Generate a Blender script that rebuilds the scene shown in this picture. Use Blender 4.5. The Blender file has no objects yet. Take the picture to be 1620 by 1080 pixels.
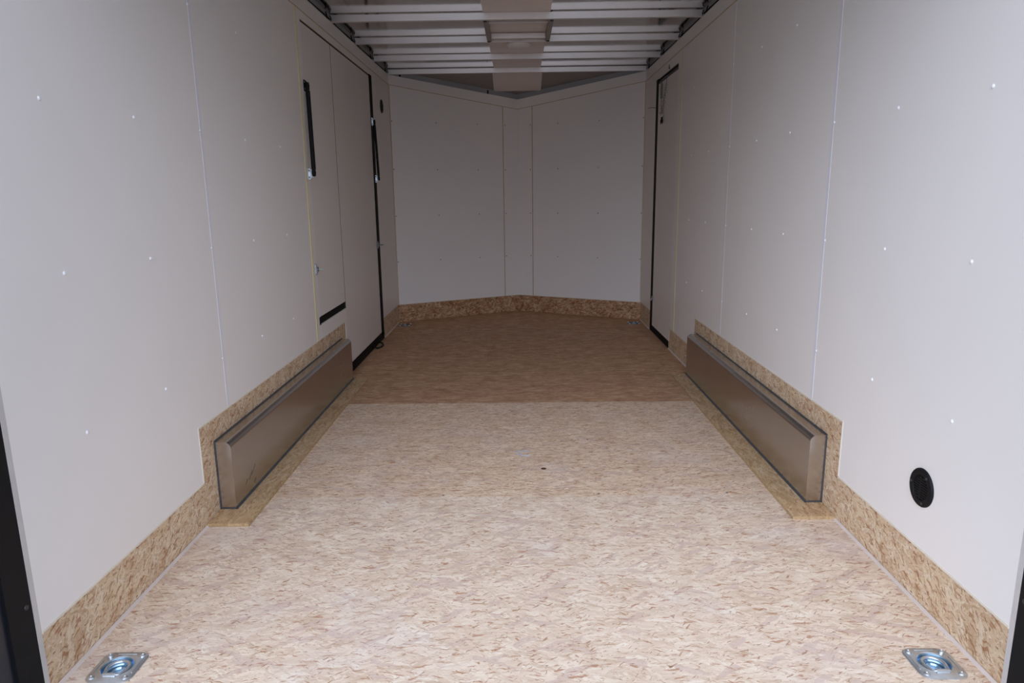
import bpy, bmesh, math, random
from mathutils import Vector, Matrix
random.seed(7)
SC = bpy.context.scene
COL = SC.collection

# ------------------------------------------------------------------ camera
F_PX = 1101.01
CAM_POS = Vector((0.0028, -1.3311, 1.058))
FWD = Vector((-0.01150862, 0.97850661, -0.20589405))
RGT = Vector((0.99988193, 0.00916472, -0.01233412))
UPV = Vector((0.01018206, 0.20601169, 0.97849656))
cam_data = bpy.data.cameras.new('camera')
cam = bpy.data.objects.new('camera', cam_data)
COL.objects.link(cam)
cam_data.sensor_fit = 'HORIZONTAL'
cam_data.sensor_width = 36.0
cam_data.lens = F_PX / 1620.0 * 36.0
cam_data.clip_start = 0.01
mw = Matrix.Identity(4)
for i in range(3):
    mw[i][0] = RGT[i]; mw[i][1] = UPV[i]; mw[i][2] = -FWD[i]; mw[i][3] = CAM_POS[i]
cam.matrix_world = mw
SC.camera = cam

# ------------------------------------------------------------------ sky and exposure
SC.view_settings.view_transform = 'Standard'
SC.view_settings.look = 'None'
SC.view_settings.gamma = 1.0
SC.view_settings.use_curve_mapping = False
SC.view_settings.exposure = 0.0
SC.cycles.max_bounces = 14
SC.cycles.diffuse_bounces = 10
SC.cycles.glossy_bounces = 6
SC.cycles.caustics_reflective = False
SC.cycles.caustics_refractive = False
SC.cycles.sample_clamp_indirect = 6.0

SKY_STRENGTH = 1.84
world = bpy.data.worlds.new('overcast_sky')
SC.world = world
world.use_nodes = True
wn = world.node_tree.nodes; wl = world.node_tree.links
for n in list(wn): wn.remove(n)
w_out = wn.new('ShaderNodeOutputWorld'); w_bg = wn.new('ShaderNodeBackground')
w_tc = wn.new('ShaderNodeTexCoord'); w_sep = wn.new('ShaderNodeSeparateXYZ')
w_map = wn.new('ShaderNodeMapRange'); w_mix = wn.new('ShaderNodeMix'); w_mix.data_type = 'RGBA'
wl.new(w_tc.outputs['Generated'], w_sep.inputs[0])
wl.new(w_sep.outputs['X'], w_map.inputs['Value'])
w_map.inputs['From Min'].default_value = -0.9; w_map.inputs['From Max'].default_value = 0.9
wl.new(w_map.outputs['Result'], w_mix.inputs[0])
w_mix.inputs[6].default_value = (1.04, 1.15, 1.42, 1)      # brighter cloud to the left of the trailer
w_mix.inputs[7].default_value = (0.42, 0.465, 0.58, 1)
w_rmp = wn.new('ShaderNodeValToRGB')                       # height: dull horizon, brightest cloud a third of the way up
w_rmp.color_ramp.elements[0].position = 0.0; w_rmp.color_ramp.elements[0].color = (0.30, 0.30, 0.30, 1)
w_rmp.color_ramp.elements[1].position = 1.0; w_rmp.color_ramp.elements[1].color = (0.62, 0.62, 0.62, 1)
for p_, v_ in ((0.12, 0.46), (0.35, 0.95), (0.6, 0.95)):
    e_ = w_rmp.color_ramp.elements.new(p_); e_.color = (v_, v_, v_, 1)
w_mapy = wn.new('ShaderNodeMapRange')                      # brighter behind the photographer than over the sides
w_mapy.inputs['From Min'].default_value = -0.95; w_mapy.inputs['From Max'].default_value = 0.0
w_mapy.inputs['To Min'].default_value = 3.5; w_mapy.inputs['To Max'].default_value = 0.1
w_m1 = wn.new('ShaderNodeMath'); w_m1.operation = 'MULTIPLY'
w_mul = wn.new('ShaderNodeMix'); w_mul.data_type = 'RGBA'; w_mul.blend_type = 'MULTIPLY'; w_mul.inputs[0].default_value = 1.0
wl.new(w_sep.outputs['Z'], w_rmp.inputs[0]); wl.new(w_sep.outputs['Y'], w_mapy.inputs['Value'])
wl.new(w_rmp.outputs[0], w_m1.inputs[0]); wl.new(w_mapy.outputs[0], w_m1.inputs[1])
wl.new(w_mix.outputs[2], w_mul.inputs[6]); wl.new(w_m1.outputs[0], w_mul.inputs[7])
wl.new(w_mul.outputs[2], w_bg.inputs['Color'])
w_bg.inputs['Strength'].default_value = SKY_STRENGTH
wl.new(w_bg.outputs[0], w_out.inputs[0])

# ------------------------------------------------------------------ dimensions (metres)
X = 1.035            # half width between the white walls
LEN = 4.556          # rear edge of walls to the start of the V nose
VN = 0.542           # depth of the V nose
BAND0, BAND1 = 1.937, 2.0135
VB0, VB1 = 1.7956, 1.8779
BEAM_Z0, BEAM_Z1 = 2.0135, 2.0495
ROOF_Z = 2.0545

# sky portal at the rear opening: guides sampling of the sky, gives off no light itself
pl = bpy.data.lights.new('sky_portal', 'AREA'); pl.shape = 'RECTANGLE'
pl.size = 2.05; pl.size_y = 2.08; pl.cycles.is_portal = True
po = bpy.data.objects.new('sky_portal', pl); COL.objects.link(po)
po.location = (0, -0.16, 1.02); po.rotation_euler = (math.radians(90), 0, 0)

# ------------------------------------------------------------------ helpers
class MB:
    def __init__(s): s.bm = bmesh.new()
    def box(s, a, b):
        x0, y0, z0 = a; x1, y1, z1 = b
        vs = [s.bm.verts.new(c) for c in ((x0,y0,z0),(x1,y0,z0),(x1,y1,z0),(x0,y1,z0),(x0,y0,z1),(x1,y0,z1),(x1,y1,z1),(x0,y1,z1))]
        for f in ((0,3,2,1),(4,5,6,7),(0,1,5,4),(1,2,6,5),(2,3,7,6),(3,0,4,7)): s.bm.faces.new([vs[i] for i in f])
        return s
    def slab(s, poly, O, U, V, N, t0, t1):
        O, U, V, N = map(Vector, (O, U, V, N))
        a = [s.bm.verts.new(O + U*p[0] + V*p[1] + N*t0) for p in poly]
        b = [s.bm.verts.new(O + U*p[0] + V*p[1] + N*t1) for p in poly]
        s.bm.faces.new(a[::-1]); s.bm.faces.new(b)
        n = len(poly)
        for i in range(n): s.bm.faces.new((a[i], a[(i+1) % n], b[(i+1) % n], b[i]))
        return s
    def tube(s, pts, r, seg=10, closed=False, cap=True):
        pts = [Vector(p) for p in pts]; n = len(pts); rings = []
        ref = None
        for i, p in enumerate(pts):
            if closed: d = pts[(i+1) % n] - pts[i-1]
            else: d = pts[min(i+1, n-1)] - pts[max(i-1, 0)]
            d.normalize()
            if ref is None:
                ref = d.orthogonal().normalized()
            ref = (ref - d*ref.dot(d)).normalized()
            q = d.cross(ref)
            rr = r[i] if isinstance(r, (list, tuple)) else r
            rings.append([s.bm.verts.new(p + (ref*math.cos(2*math.pi*k/seg) + q*math.sin(2*math.pi*k/seg))*rr) for k in range(seg)])
        m = n if closed else n-1
        for i in range(m):
            A, B = rings[i], rings[(i+1) % n]
            for k in range(seg):
                s.bm.faces.new((A[k], A[(k+1) % seg], B[(k+1) % seg], B[k]))
        if not closed and cap:
            s.bm.faces.new(rings[0][::-1]); s.bm.faces.new(rings[-1])
        return s
    def lathe(s, prof, O, axis, seg=24, ref=None, sx=1.0):
        """prof: list of (radius, height along axis)"""
        O = Vector(O); ax = Vector(axis).normalized()
        u = Vector(ref).normalized() if ref else ax.orthogonal().normalized(); v = ax.cross(u)
        rings = []
        for r, h in prof:
            if r < 1e-7: rings.append([s.bm.verts.new(O + ax*h)])
            else: rings.append([s.bm.verts.new(O + ax*h + (u*math.cos(2*math.pi*k/seg)*sx + v*math.sin(2*math.pi*k/seg))*r) for k in range(seg)])
        for A, B in zip(rings, rings[1:]):
            for k in range(seg):
                k2 = (k+1) % seg
                if len(A) == 1 and len(B) == 1: continue
                if len(A) == 1: s.bm.faces.new((A[0], B[k2], B[k]))
                elif len(B) == 1: s.bm.faces.new((A[k], A[k2], B[0]))
                else: s.bm.faces.new((A[k], A[k2], B[k2], B[k]))
        return s
    def build(s, name, mat, parent=None, smooth=False, bevel=0.0):
        bmesh.ops.recalc_face_normals(s.bm, faces=s.bm.faces)
        if bevel:
            bmesh.ops.bevel(s.bm, geom=list(s.bm.edges), offset=bevel, segments=2, affect='EDGES', profile=0.6)
        big = [f for f in s.bm.faces if len(f.verts) > 4]
        if big: bmesh.ops.triangulate(s.bm, faces=big)
        me = bpy.data.meshes.new(name)
        if parent is not None:
            off = world_loc(parent)
            for v in s.bm.verts: v.co -= off
        s.bm.to_mesh(me); s.bm.free()
        me.materials.append(mat)
        if smooth:
            for p in me.polygons: p.use_smooth = True
            me.set_sharp_from_angle(angle=math.radians(38))
        o = bpy.data.objects.new(name, me); COL.objects.link(o)
        if parent is not None: o.parent = parent
        return o

def world_loc(o):
    v = Vector((0, 0, 0))
    while o is not None: v = v + o.location; o = o.parent
    return v

def thing(name, label, cat, loc, group=None):
    o = bpy.data.objects.new(name, None); COL.objects.link(o)
    o.location = loc; o.empty_display_size = 0.05
    tag(o, label, cat, group); return o

def tag(o, label, cat, group=None):
    o['label'] = label; o['category'] = cat
    if group: o['group'] = group
    return o

def struct(o, label=None, cat=None):
    o['kind'] = 'structure'
    if label: o['label'] = label
    if cat: o['category'] = cat
    return o

def rrect(w, h, r, n=5):
    out = []
    for cx, cy, a0 in ((w/2-r, h/2-r, 0), (-w/2+r, h/2-r, 90), (-w/2+r, -h/2+r, 180), (w/2-r, -h/2+r, 270)):
        for k in range(n+1):
            a = math.radians(a0 + 90*k/n); out.append((cx + r*math.cos(a), cy + r*math.sin(a)))
    return out

# ------------------------------------------------------------------ materials
def new_mat(name):
    m = bpy.data.materials.new(name); m.use_nodes = True
    nt = m.node_tree; b = nt.nodes['Principled BSDF']
    return m, nt, b

def noise(nt, vec, scale, detail=3, rough=0.5):
    n = nt.nodes.new('ShaderNodeTexNoise')
    n.inputs['Scale'].default_value = scale; n.inputs['Detail'].default_value = detail; n.inputs['Roughness'].default_value = rough
    if vec is not None: nt.links.new(vec, n.inputs['Vector'])
    return n

def ramp(nt, fac, stops, interp='LINEAR'):
    r = nt.nodes.new('ShaderNodeValToRGB'); r.color_ramp.interpolation = interp
    e = r.color_ramp.elements
    while len(e) > 1: e.remove(e[-1])
    e[0].position = stops[0][0]; e[0].color = (*stops[0][1], 1)
    for p, c in stops[1:]:
        x = e.new(p); x.color = (*c, 1)
    nt.links.new(fac, r.inputs[0]); return r.outputs[0]

def mixc(nt, fac, a, b, mode='MIX'):
    m = nt.nodes.new('ShaderNodeMix'); m.data_type = 'RGBA'; m.blend_type = mode
    for sock, v in ((m.inputs[0], fac), (m.inputs[6], a), (m.inputs[7], b)):
        if hasattr(v, 'links'): nt.links.new(v, sock)
        elif isinstance(v, (tuple, list)): sock.default_value = (*v, 1)
        else: sock.default_value = v
    return m.outputs[2]

def math_n(nt, op, a, b=None):
    m = nt.nodes.new('ShaderNodeMath'); m.operation = op
    for i, v in enumerate((a, b)):
        if v is None: continue
        if hasattr(v, 'links'): nt.links.new(v, m.inputs[i])
        else: m.inputs[i].default_value = v
    return m.outputs[0]

def geo_pos(nt):
    return nt.nodes.new('ShaderNodeNewGeometry').outputs['Position']

def plain(name, col, rough=0.5, metal=0.0, var=0.04, vscale=6, spec=0.5, bump=0.0, bscale=200):
    m, nt, b = new_mat(name)
    p = geo_pos(nt)
    n = noise(nt, p, vscale, 4)
    lo = tuple(max(0, c*(1-var)) for c in col); hi = tuple(min(1, c*(1+var)) for c in col)
    nt.links.new(ramp(nt, n.outputs['Fac'], [(0.3, lo), (0.7, hi)]), b.inputs['Base Color'])
    b.inputs['Roughness'].default_value = rough; b.inputs['Metallic'].default_value = metal
    b.inputs['Specular IOR Level'].default_value = spec
    if bump:
        n2 = noise(nt, p, bscale, 3)
        bp = nt.nodes.new('ShaderNodeBump'); bp.inputs['Strength'].default_value = bump; bp.inputs['Distance'].default_value = 0.002
        nt.links.new(n2.outputs['Fac'], bp.inputs['Height']); nt.links.new(bp.outputs[0], b.inputs['Normal'])
    return m

def osb(name, axes, palette, fleck_col, length=0.05, width=0.010, stain=None, angles=(-48, -22, 4, 27, 61), fleck=0.62, chip=0.6, seed=0.0, lateral=0.0, chip_col=None, fdir=0.0):
    """oriented strand board: five layers of long random chips, the chip with the highest priority is on top"""
    m, nt, b = new_mat(name); L = nt.links
    sep = nt.nodes.new('ShaderNodeSeparateXYZ'); L.new(geo_pos(nt), sep.inputs[0])
    comb = nt.nodes.new('ShaderNodeCombineXYZ')
    for i, a in enumerate(axes): L.new(sep.outputs[a], comb.inputs[i])
    def warped(vec, scale, amt, det=3):
        w = noise(nt, vec, scale, det, 0.6)
        sb = nt.nodes.new('ShaderNodeVectorMath'); sb.operation = 'SUBTRACT'
        L.new(w.outputs['Color'], sb.inputs[0]); sb.inputs[1].default_value = (0.5, 0.5, 0.5)
        w2 = nt.nodes.new('ShaderNodeVectorMath'); w2.operation = 'MULTIPLY_ADD'
        L.new(sb.outputs[0], w2.inputs[0]); w2.inputs[1].default_value = (amt, amt, 0); L.new(vec, w2.inputs[2])
        return w2.outputs[0]
    wv = warped(warped(comb.outputs[0], 11, 0.034), 60, 0.009)
    def mapping(src, ang, sx, sy, k):
        mp = nt.nodes.new('ShaderNodeMapping'); mp.vector_type = 'TEXTURE'
        mp.inputs['Location'].default_value = (seed + k*3.17, seed*0.7 + k*1.31, 0)
        mp.inputs['Rotation'].default_value = (0, 0, math.radians(ang))
        mp.inputs['Scale'].default_value = (sx, sy, 1)
        L.new(src, mp.inputs['Vector']); return mp.outputs[0]
    def vor(vec):
        vo = nt.nodes.new('ShaderNodeTexVoronoi'); vo.voronoi_dimensions = '2D'; vo.inputs['Scale'].default_value = 1.0
        L.new(vec, vo.inputs['Vector'])
        sc = nt.nodes.new('ShaderNodeSeparateColor'); L.new(vo.outputs['Color'], sc.inputs[0]); return sc
    best = None; val = None; vec = None
    for i, ang in enumerate(angles):
        k = 1.0 + 0.3*((i*37) % 5 - 2)/2
        mv_ = mapping(wv, ang, length*k, width*k, i)
        sc = vor(mv_)
        if best is None:
            best, val, vec = sc.outputs[1], sc.outputs[0], mv_
        else:
            g = math_n(nt, 'GREATER_THAN', sc.outputs[1], best)
            best = math_n(nt, 'MAXIMUM', sc.outputs[1], best)
            mv = nt.nodes.new('ShaderNodeMix'); mv.data_type = 'FLOAT'
            L.new(g, mv.inputs[0]); L.new(val, mv.inputs[2]); L.new(sc.outputs[0], mv.inputs[3]); val = mv.outputs[0]
            mx = nt.nodes.new('ShaderNodeMix'); mx.data_type = 'VECTOR'
            L.new(g, mx.inputs[0]); L.new(vec, mx.inputs[4]); L.new(mv_, mx.inputs[5]); vec = mx.outputs[1]
    # streaky tone: chip value + long grain noise
    gm = nt.nodes.new('ShaderNodeMapping'); gm.inputs['Scale'].default_value = (0.9, 2.6, 1); L.new(vec, gm.inputs['Vector'])
    gn = noise(nt, gm.outputs[0], 1.0, 5, 0.65)
    lo = noise(nt, comb.outputs[0], 9, 3, 0.6)
    v1 = math_n(nt, 'ADD', math_n(nt, 'MULTIPLY', math_n(nt, 'SUBTRACT', val, 0.5), chip), math_n(nt, 'MULTIPLY', math_n(nt, 'SUBTRACT', gn.outputs['Fac'], 0.5), 1.5))
    v1 = math_n(nt, 'ADD', v1, math_n(nt, 'MULTIPLY', math_n(nt, 'SUBTRACT', lo.outputs['Fac'], 0.5), 0.8))
    v1 = math_n(nt, 'ADD', v1, 0.5)
    col = ramp(nt, v1, palette)
    if lateral:
        lm = nt.nodes.new('ShaderNodeMapping'); lm.inputs['Scale'].default_value = (9, 55, 1); L.new(wv, lm.inputs['Vector'])
        ln = noise(nt, lm.outputs[0], 1.0, 5, 0.65)
        lcol = ramp(nt, ln.outputs['Fac'], [(0.33, (0.55, 0.46, 0.42)), (0.6, (1, 1, 1))])
        col = mixc(nt, lateral, col, mixc(nt, 1.0, col, lcol, 'MULTIPLY'))
    if chip_col:
        big = vor(mapping(wv, 35, 0.062, 0.017, 9)); k1 = math_n(nt, 'GREATER_THAN', big.outputs[2], 0.935)
        big2 = vor(mapping(wv, -20, 0.075, 0.015, 11)); k2 = math_n(nt, 'GREATER_THAN', big2.outputs[2], 0.94)
        col = mixc(nt, math_n(nt, 'MULTIPLY', math_n(nt, 'MAXIMUM', k1, k2), 0.55), col, chip_col)
    # bark flecks and splinters in three directions
    def flecks(ang, sx, sy, th, seed2, c, amt):
        nonlocal col
        fv = mapping(wv, ang, sx, sy, seed2)
        fn = noise(nt, fv, 1.0, 3, 0.5)
        fk = ramp(nt, fn.outputs['Fac'], [(th, (0, 0, 0)), (th + 0.045, (1, 1, 1))])
        col = mixc(nt, math_n(nt, 'MULTIPLY', fk, amt), col, c)
    f = fleck_col; dk = tuple(c*0.42 for c in f)
    flecks(fdir + 4, 0.045, 0.009, fleck, 21, f, 0.75)
    flecks(fdir - 28, 0.032, 0.008, fleck + 0.02, 22, f, 0.75)
    flecks(fdir + 38, 0.034, 0.007, fleck + 0.02, 23, tuple(c*0.8 for c in f), 0.75)
    flecks(fdir + 12, 0.014, 0.0045, fleck + 0.05, 24, dk, 0.85)
    flecks(fdir - 15, 0.022, 0.0028, fleck + 0.06, 25, dk, 0.85)
    if stain:
        sn = noise(nt, comb.outputs[0], 2.3, 5, 0.6)
        sk = ramp(nt, sn.outputs['Fac'], [(0.52, (0, 0, 0)), (0.75, (1, 1, 1))])
        col = mixc(nt, math_n(nt, 'MULTIPLY', sk, 0.4), col, stain)
    L.new(col, b.inputs['Base Color'])
    b.inputs['Roughness'].default_value = 0.6; b.inputs['Specular IOR Level'].default_value = 0.3
    bp = nt.nodes.new('ShaderNodeBump'); bp.inputs['Strength'].default_value = 0.2; bp.inputs['Distance'].default_value = 0.002
    L.new(v1, bp.inputs['Height']); L.new(bp.outputs[0], b.inputs['Normal'])
    return m

PALE = [(0.0, (0.52, 0.39, 0.30)), (0.25, (0.64, 0.515, 0.42)), (0.5, (0.725, 0.605, 0.515)), (0.75, (0.79, 0.69, 0.60)), (1.0, (0.86, 0.80, 0.73))]
BROWN = [(0.0, (0.36, 0.175, 0.085)), (0.3, (0.53, 0.30, 0.165)), (0.7, (0.67, 0.41, 0.24)), (1.0, (0.80, 0.57, 0.39))]
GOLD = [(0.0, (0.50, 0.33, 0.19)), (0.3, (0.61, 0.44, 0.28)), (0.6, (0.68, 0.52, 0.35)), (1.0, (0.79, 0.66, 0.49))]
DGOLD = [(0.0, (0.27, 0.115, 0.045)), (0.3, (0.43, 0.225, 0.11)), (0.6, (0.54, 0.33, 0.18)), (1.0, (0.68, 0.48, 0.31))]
M = {}
M['floor_pale'] = osb('pale_strand_board', ('X', 'Y'), [(p, (c[0]*1.04, c[1]*0.98, c[2]*0.86)) for p, c in PALE], (0.42, 0.19, 0.095), 0.05, 0.010, (0.66, 0.58, 0.56), (-38, -15, 2, 12, 30), 0.61, 0.5, 0.3, 0, (0.60, 0.44, 0.36))
M['floor_mid'] = osb('pale_strand_board_fine', ('X', 'Y'), [(p, (c[0]*1.07, c[1]*0.955, c[2]*0.795)) for p, c in PALE], (0.42, 0.19, 0.085), 0.05, 0.011, (0.66, 0.56, 0.52), (-30, -12, 3, 10, 25), 0.595, 0.5, 5.1, 0.25, (0.62, 0.46, 0.37))
M['floor_brown'] = osb('brown_strand_board', ('X', 'Y'), BROWN, (0.20, 0.10, 0.055), 0.06, 0.012, None, (-14, -5, 2, 7, 16), 0.63, 0.5, 9.4, 0.75)
M['osb_side'] = osb('golden_strand_board_side', ('Y', 'Z'), GOLD, (0.33, 0.135, 0.05), 0.05, 0.011, None, (-60, -25, 5, 35, 75), 0.59, 0.7, 2.2, 0, (0.72, 0.56, 0.36), 20)
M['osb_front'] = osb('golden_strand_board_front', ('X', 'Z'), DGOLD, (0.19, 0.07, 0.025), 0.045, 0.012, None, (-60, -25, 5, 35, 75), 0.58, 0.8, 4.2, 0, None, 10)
M['osb_strip'] = osb('golden_strand_board_strip', ('Y', 'X'), [(p, (c[0]*0.86, c[1]*0.76, c[2]*0.62)) for p, c in GOLD], (0.36, 0.17, 0.07), 0.05, 0.011, None, (-20, -8, 3, 12, 28), 0.61, 0.7, 6.6)
M['white'] = plain('white_wall_panel', (0.86, 0.82, 0.77), 0.42, 0, 0.012, 2.5, 0.4, 0.02, 500)
M['trim_white'] = plain('white_seam_trim', (0.80, 0.79, 0.83), 0.4, 0, 0.01, 3)
M['door_white'] = plain('white_door_panel', (0.82, 0.77, 0.715), 0.45, 0, 0.015, 2.5, 0.35, 0.02, 500)
M['yellow'] = plain('yellowed_caulk', (0.88, 0.78, 0.40), 0.5, 0, 0.06, 12)
M['tan'] = plain('tan_caulk', (0.55, 0.43, 0.27), 0.55, 0, 0.12, 15)
M['cream'] = plain('cream_caulk', (0.78, 0.72, 0.60), 0.5, 0, 0.05, 20)
M['grey_caulk'] = plain('beige_floor_caulk', (0.66, 0.56, 0.49), 0.55, 0, 0.06, 20)
M['black'] = plain('black_paint', (0.006, 0.006, 0.007), 0.6, 0, 0.15, 30, 0.2)
M['rubber'] = plain('black_rubber_seal', (0.006, 0.005, 0.0045), 0.75, 0, 0.2, 30, 0.15)
M['sealant'] = plain('dark_grey_sealant', (0.055, 0.057, 0.06), 0.45, 0, 0.25, 40)
M['navy'] = plain('dark_navy_paint', (0.012, 0.014, 0.022), 0.35, 0, 0.1, 20)
M['darksteel'] = plain('dark_steel', (0.035, 0.032, 0.03), 0.55, 0.2, 0.2, 18)
M['railgrey'] = plain('grey_roof_rail', (0.30, 0.27, 0.245), 0.55, 0.0, 0.06, 10)
M['edge'] = plain('aluminium_edge_trim', (0.60, 0.57, 0.54), 0.4, 0.1, 0.05, 20)
M['zinc'] = plain('zinc_plate', (0.62, 0.66, 0.68), 0.3, 0.85, 0.12, 60, 0.5, 0.05, 300)
M['zinc_blue'] = plain('blue_zinc', (0.36, 0.55, 0.72), 0.22, 0.9, 0.12, 40)
M['zinc_dark'] = plain('dark_zinc', (0.22, 0.24, 0.25), 0.4, 0.8, 0.2, 40)
M['screw'] = plain('painted_screw_head', (0.85, 0.85, 0.85), 0.3, 0, 0.03, 40)
M['screw_dim'] = plain('grey_screw_head', (0.16, 0.15, 0.14), 0.45, 0.2, 0.1, 40)
M['strip'] = plain('white_plastic_strip', (0.76, 0.68, 0.62), 0.45, 0, 0.02, 4, 0.4)
M['soffit'] = plain('grey_soffit', (0.30, 0.275, 0.255), 0.5, 0.2, 0.04, 5)
M['lens'] = plain('frosted_lamp_lens', (0.78, 0.76, 0.74), 0.35, 0, 0.02, 10)
M['chalk'] = plain('blue_chalk', (0.28, 0.38, 0.55), 0.8, 0, 0.1, 60)
M['knot'] = plain('dark_knot', (0.09, 0.03, 0.02), 0.6, 0, 0.2, 200)
M['ground'] = plain('yard_gravel', (0.37, 0.365, 0.355), 0.9, 0, 0.3, 30)
M['shell'] = plain('outer_skin', (0.35, 0.35, 0.36), 0.6, 0, 0.02, 5)

def brushed(name, col, rough, axes_scale, bump=0.05, wear=0.2, metal=1.0):
    m, nt, b = new_mat(name); L = nt.links
    p = geo_pos(nt)
    mp = nt.nodes.new('ShaderNodeMapping'); mp.inputs['Scale'].default_value = axes_scale; L.new(p, mp.inputs['Vector'])
    n = noise(nt, mp.outputs[0], 1.0, 4, 0.6)
    n2 = noise(nt, p, 5, 5, 0.6)
    base = ramp(nt, n2.outputs['Fac'], [(0.3, tuple(c*(1-wear) for c in col)), (0.7, col)])
    L.new(base, b.inputs['Base Color']); b.inputs['Metallic'].default_value = metal
    rr = nt.nodes.new('ShaderNodeMapRange'); L.new(n2.outputs['Fac'], rr.inputs['Value'])
    rr.inputs['To Min'].default_value = rough*0.75; rr.inputs['To Max'].default_value = rough*1.3
    L.new(rr.outputs[0], b.inputs['Roughness'])
    bp = nt.nodes.new('ShaderNodeBump'); bp.inputs['Strength'].default_value = bump; bp.inputs['Distance'].default_value = 0.003
    L.new(n.outputs['Fac'], bp.inputs['Height']); L.new(bp.outputs[0], b.inputs['Normal'])
    return m
M['stainless'] = brushed('stainless_sheet', (0.60, 0.575, 0.55), 0.25, (60, 3, 60), 0.03, 0.07)
M['roof'] = brushed('mill_aluminium_roof', (0.60, 0.565, 0.54), 0.11, (1.5, 2.5, 1), 0.5, 0.06)
M['beam'] = brushed('galvanised_beam', (0.88, 0.82, 0.77), 0.34, (5, 40, 40), 0.03, 0.08, 0.9)

def osb_edge():
    return plain('strand_board_edge', (0.42, 0.29, 0.15), 0.7, 0, 0.3, 120)
M['osb_edge'] = osb_edge()
M['scuff'] = plain('brown_scuff', (0.13, 0.095, 0.07), 0.7, 0, 0.2, 60)

# ------------------------------------------------------------------ ground outside
g = MB().box((-14, -16, -0.66), (14, 9, -0.62)).build('ground', M['ground']); struct(g)

# ------------------------------------------------------------------ floor with recessed ring holes
RINGS = [(-0.935, 0.080), (0.940, 0.080), (-0.958, 4.405), (0.950, 4.385)]
SEAM2, SEAM1, SEAM0 = 0.999, 2.152, 3.37
floor = MB().box((-X-0.03, -0.05, -0.075), (X+0.03, LEN, -0.055))
floor.slab([(-X-0.03, LEN), (X+0.03, LEN), (0, LEN+VN+0.02)], (0,0,0), (1,0,0), (0,1,0), (0,0,1), -0.075, -0.055)
floor = struct(floor.build('floor', M['shell']))
def floor_sheet(poly, mat, rings):
    o = MB().slab(poly, (0,0,0), (1,0,0), (0,1,0), (0,0,1), -0.019, 0.0).build('floor_sheet', mat)
    for (rx, ry) in rings:
        c = MB().lathe([(0, -0.05), (0.0375, -0.05), (0.0375, 0.05), (0, 0.05)], (rx, ry, 0), (0,0,1), 32).build('cutter', mat)
        md = o.modifiers.new('b', 'BOOLEAN'); md.operation = 'DIFFERENCE'; md.object = c; md.solver = 'EXACT'
        dg = bpy.context.evaluated_depsgraph_get()
        me = bpy.data.meshes.new_from_object(o.evaluated_get(dg))
        o.modifiers.clear(); o.data = me
        bpy.data.objects.remove(c, do_unlink=True)
    o.parent = floor
    return o
e = 0.0012
sh_a = floor_sheet([(-X, -0.05), (X, -0.05), (X, SEAM2-e), (-X, SEAM2-e)], M['floor_pale'], RINGS[:2])
sh_b = floor_sheet([(-X, SEAM2), (X, SEAM2), (X, SEAM1-e), (-X, SEAM1-e)], M['floor_mid'], [])
sh_c = floor_sheet([(-X, SEAM1), (X, SEAM1), (X, LEN), (0, LEN+VN), (-X, LEN)], M['floor_brown'], RINGS[2:])
for par, pts in ((sh_c, [(-0.155, 2.163), (0.295, 2.170), (0.75, 2.166)]), (sh_b, [(-0.28, 1.012), (0.281, 1.014), (0.742, 1.016), (0.295, 1.584)])):
    for (sx, sy) in pts:
        MB().lathe([(0.0048, 0.0), (0.004, 0.0008), (0, 0.001)], (sx, sy, 0), (0,0,1), 10).build('floor_screw', M['zinc_dark'], par)
MB().lathe([(0.011, 0.0), (0.009, 0.0006), (0, 0.0008)], (0.091, 1.255, 0), (0,0,1), 9).build('wood_knot', M['knot'], sh_b)
sc_pts = [(0.035, 1.44), (0.015, 1.452), (-0.005, 1.447), (-0.018, 1.436), (-0.02, 1.42), (-0.008, 1.412), (0.008, 1.418), (0.0, 1.398), (0.02, 1.392), (0.038, 1.398)]
for seg in (sc_pts[:4], sc_pts[4:7], sc_pts[7:]):
    MB().tube([(a, b, 0.0003) for a, b in seg], 0.0014, 5).build('chalk_scribble', M['chalk'], sh_b)

# ------------------------------------------------------------------ side walls
T = 0.004           # white panel thickness over the strand board
_dome = {}
def screw_head(pos, nrm, mat, parent, r=0.0050, h=0.003):
    key = (tuple(round(c, 3) for c in nrm), mat.name, r)
    if key not in _dome:
        mb = MB().lathe([(r, 0), (r*0.93, h*0.5), (r*0.6, h*0.9), (r*0.25, h), (0, h*0.72)], (0,0,0), nrm, 12)
        o = mb.build('screw_head', mat, None, True); _dome[key] = o.data
    else:
        o = bpy.data.objects.new('screw_head', _dome[key]); COL.objects.link(o)
    o.parent = parent; o.location = Vector(pos) - world_loc(parent)
    return o

def side_panel(s, poly, parent, mat='white', t0=-T, t1=0.0):
    # poly in (y, z); inward normal is -s along x
    return MB().slab(poly, (s*X, 0, 0), (0,1,0), (0,0,1), (-s,0,0), t0, t1).build('wall_panel', M[mat], parent)

def bead_line(s, pts, w, mat, parent, name='caulk_bead', t1=0.0012, t0=-0.003):
    # flat bead following a polyline in the wall plane
    mb = MB()
    for (a, b) in zip(pts, pts[1:]):
        d = Vector((b[0]-a[0], b[1]-a[1])).normalized(); n = Vector((-d.y, d.x))*w/2
        q = [(a[0]-n.x, a[1]-n.y), (b[0]-n.x, b[1]-n.y), (b[0]+n.x, b[1]+n.y), (a[0]+n.x, a[1]+n.y)]
        mb.slab(q, (s*X,0,0), (0,1,0), (0,0,1), (-s,0,0), t0, t1)
    return mb.build(name, M[mat], parent)

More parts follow.
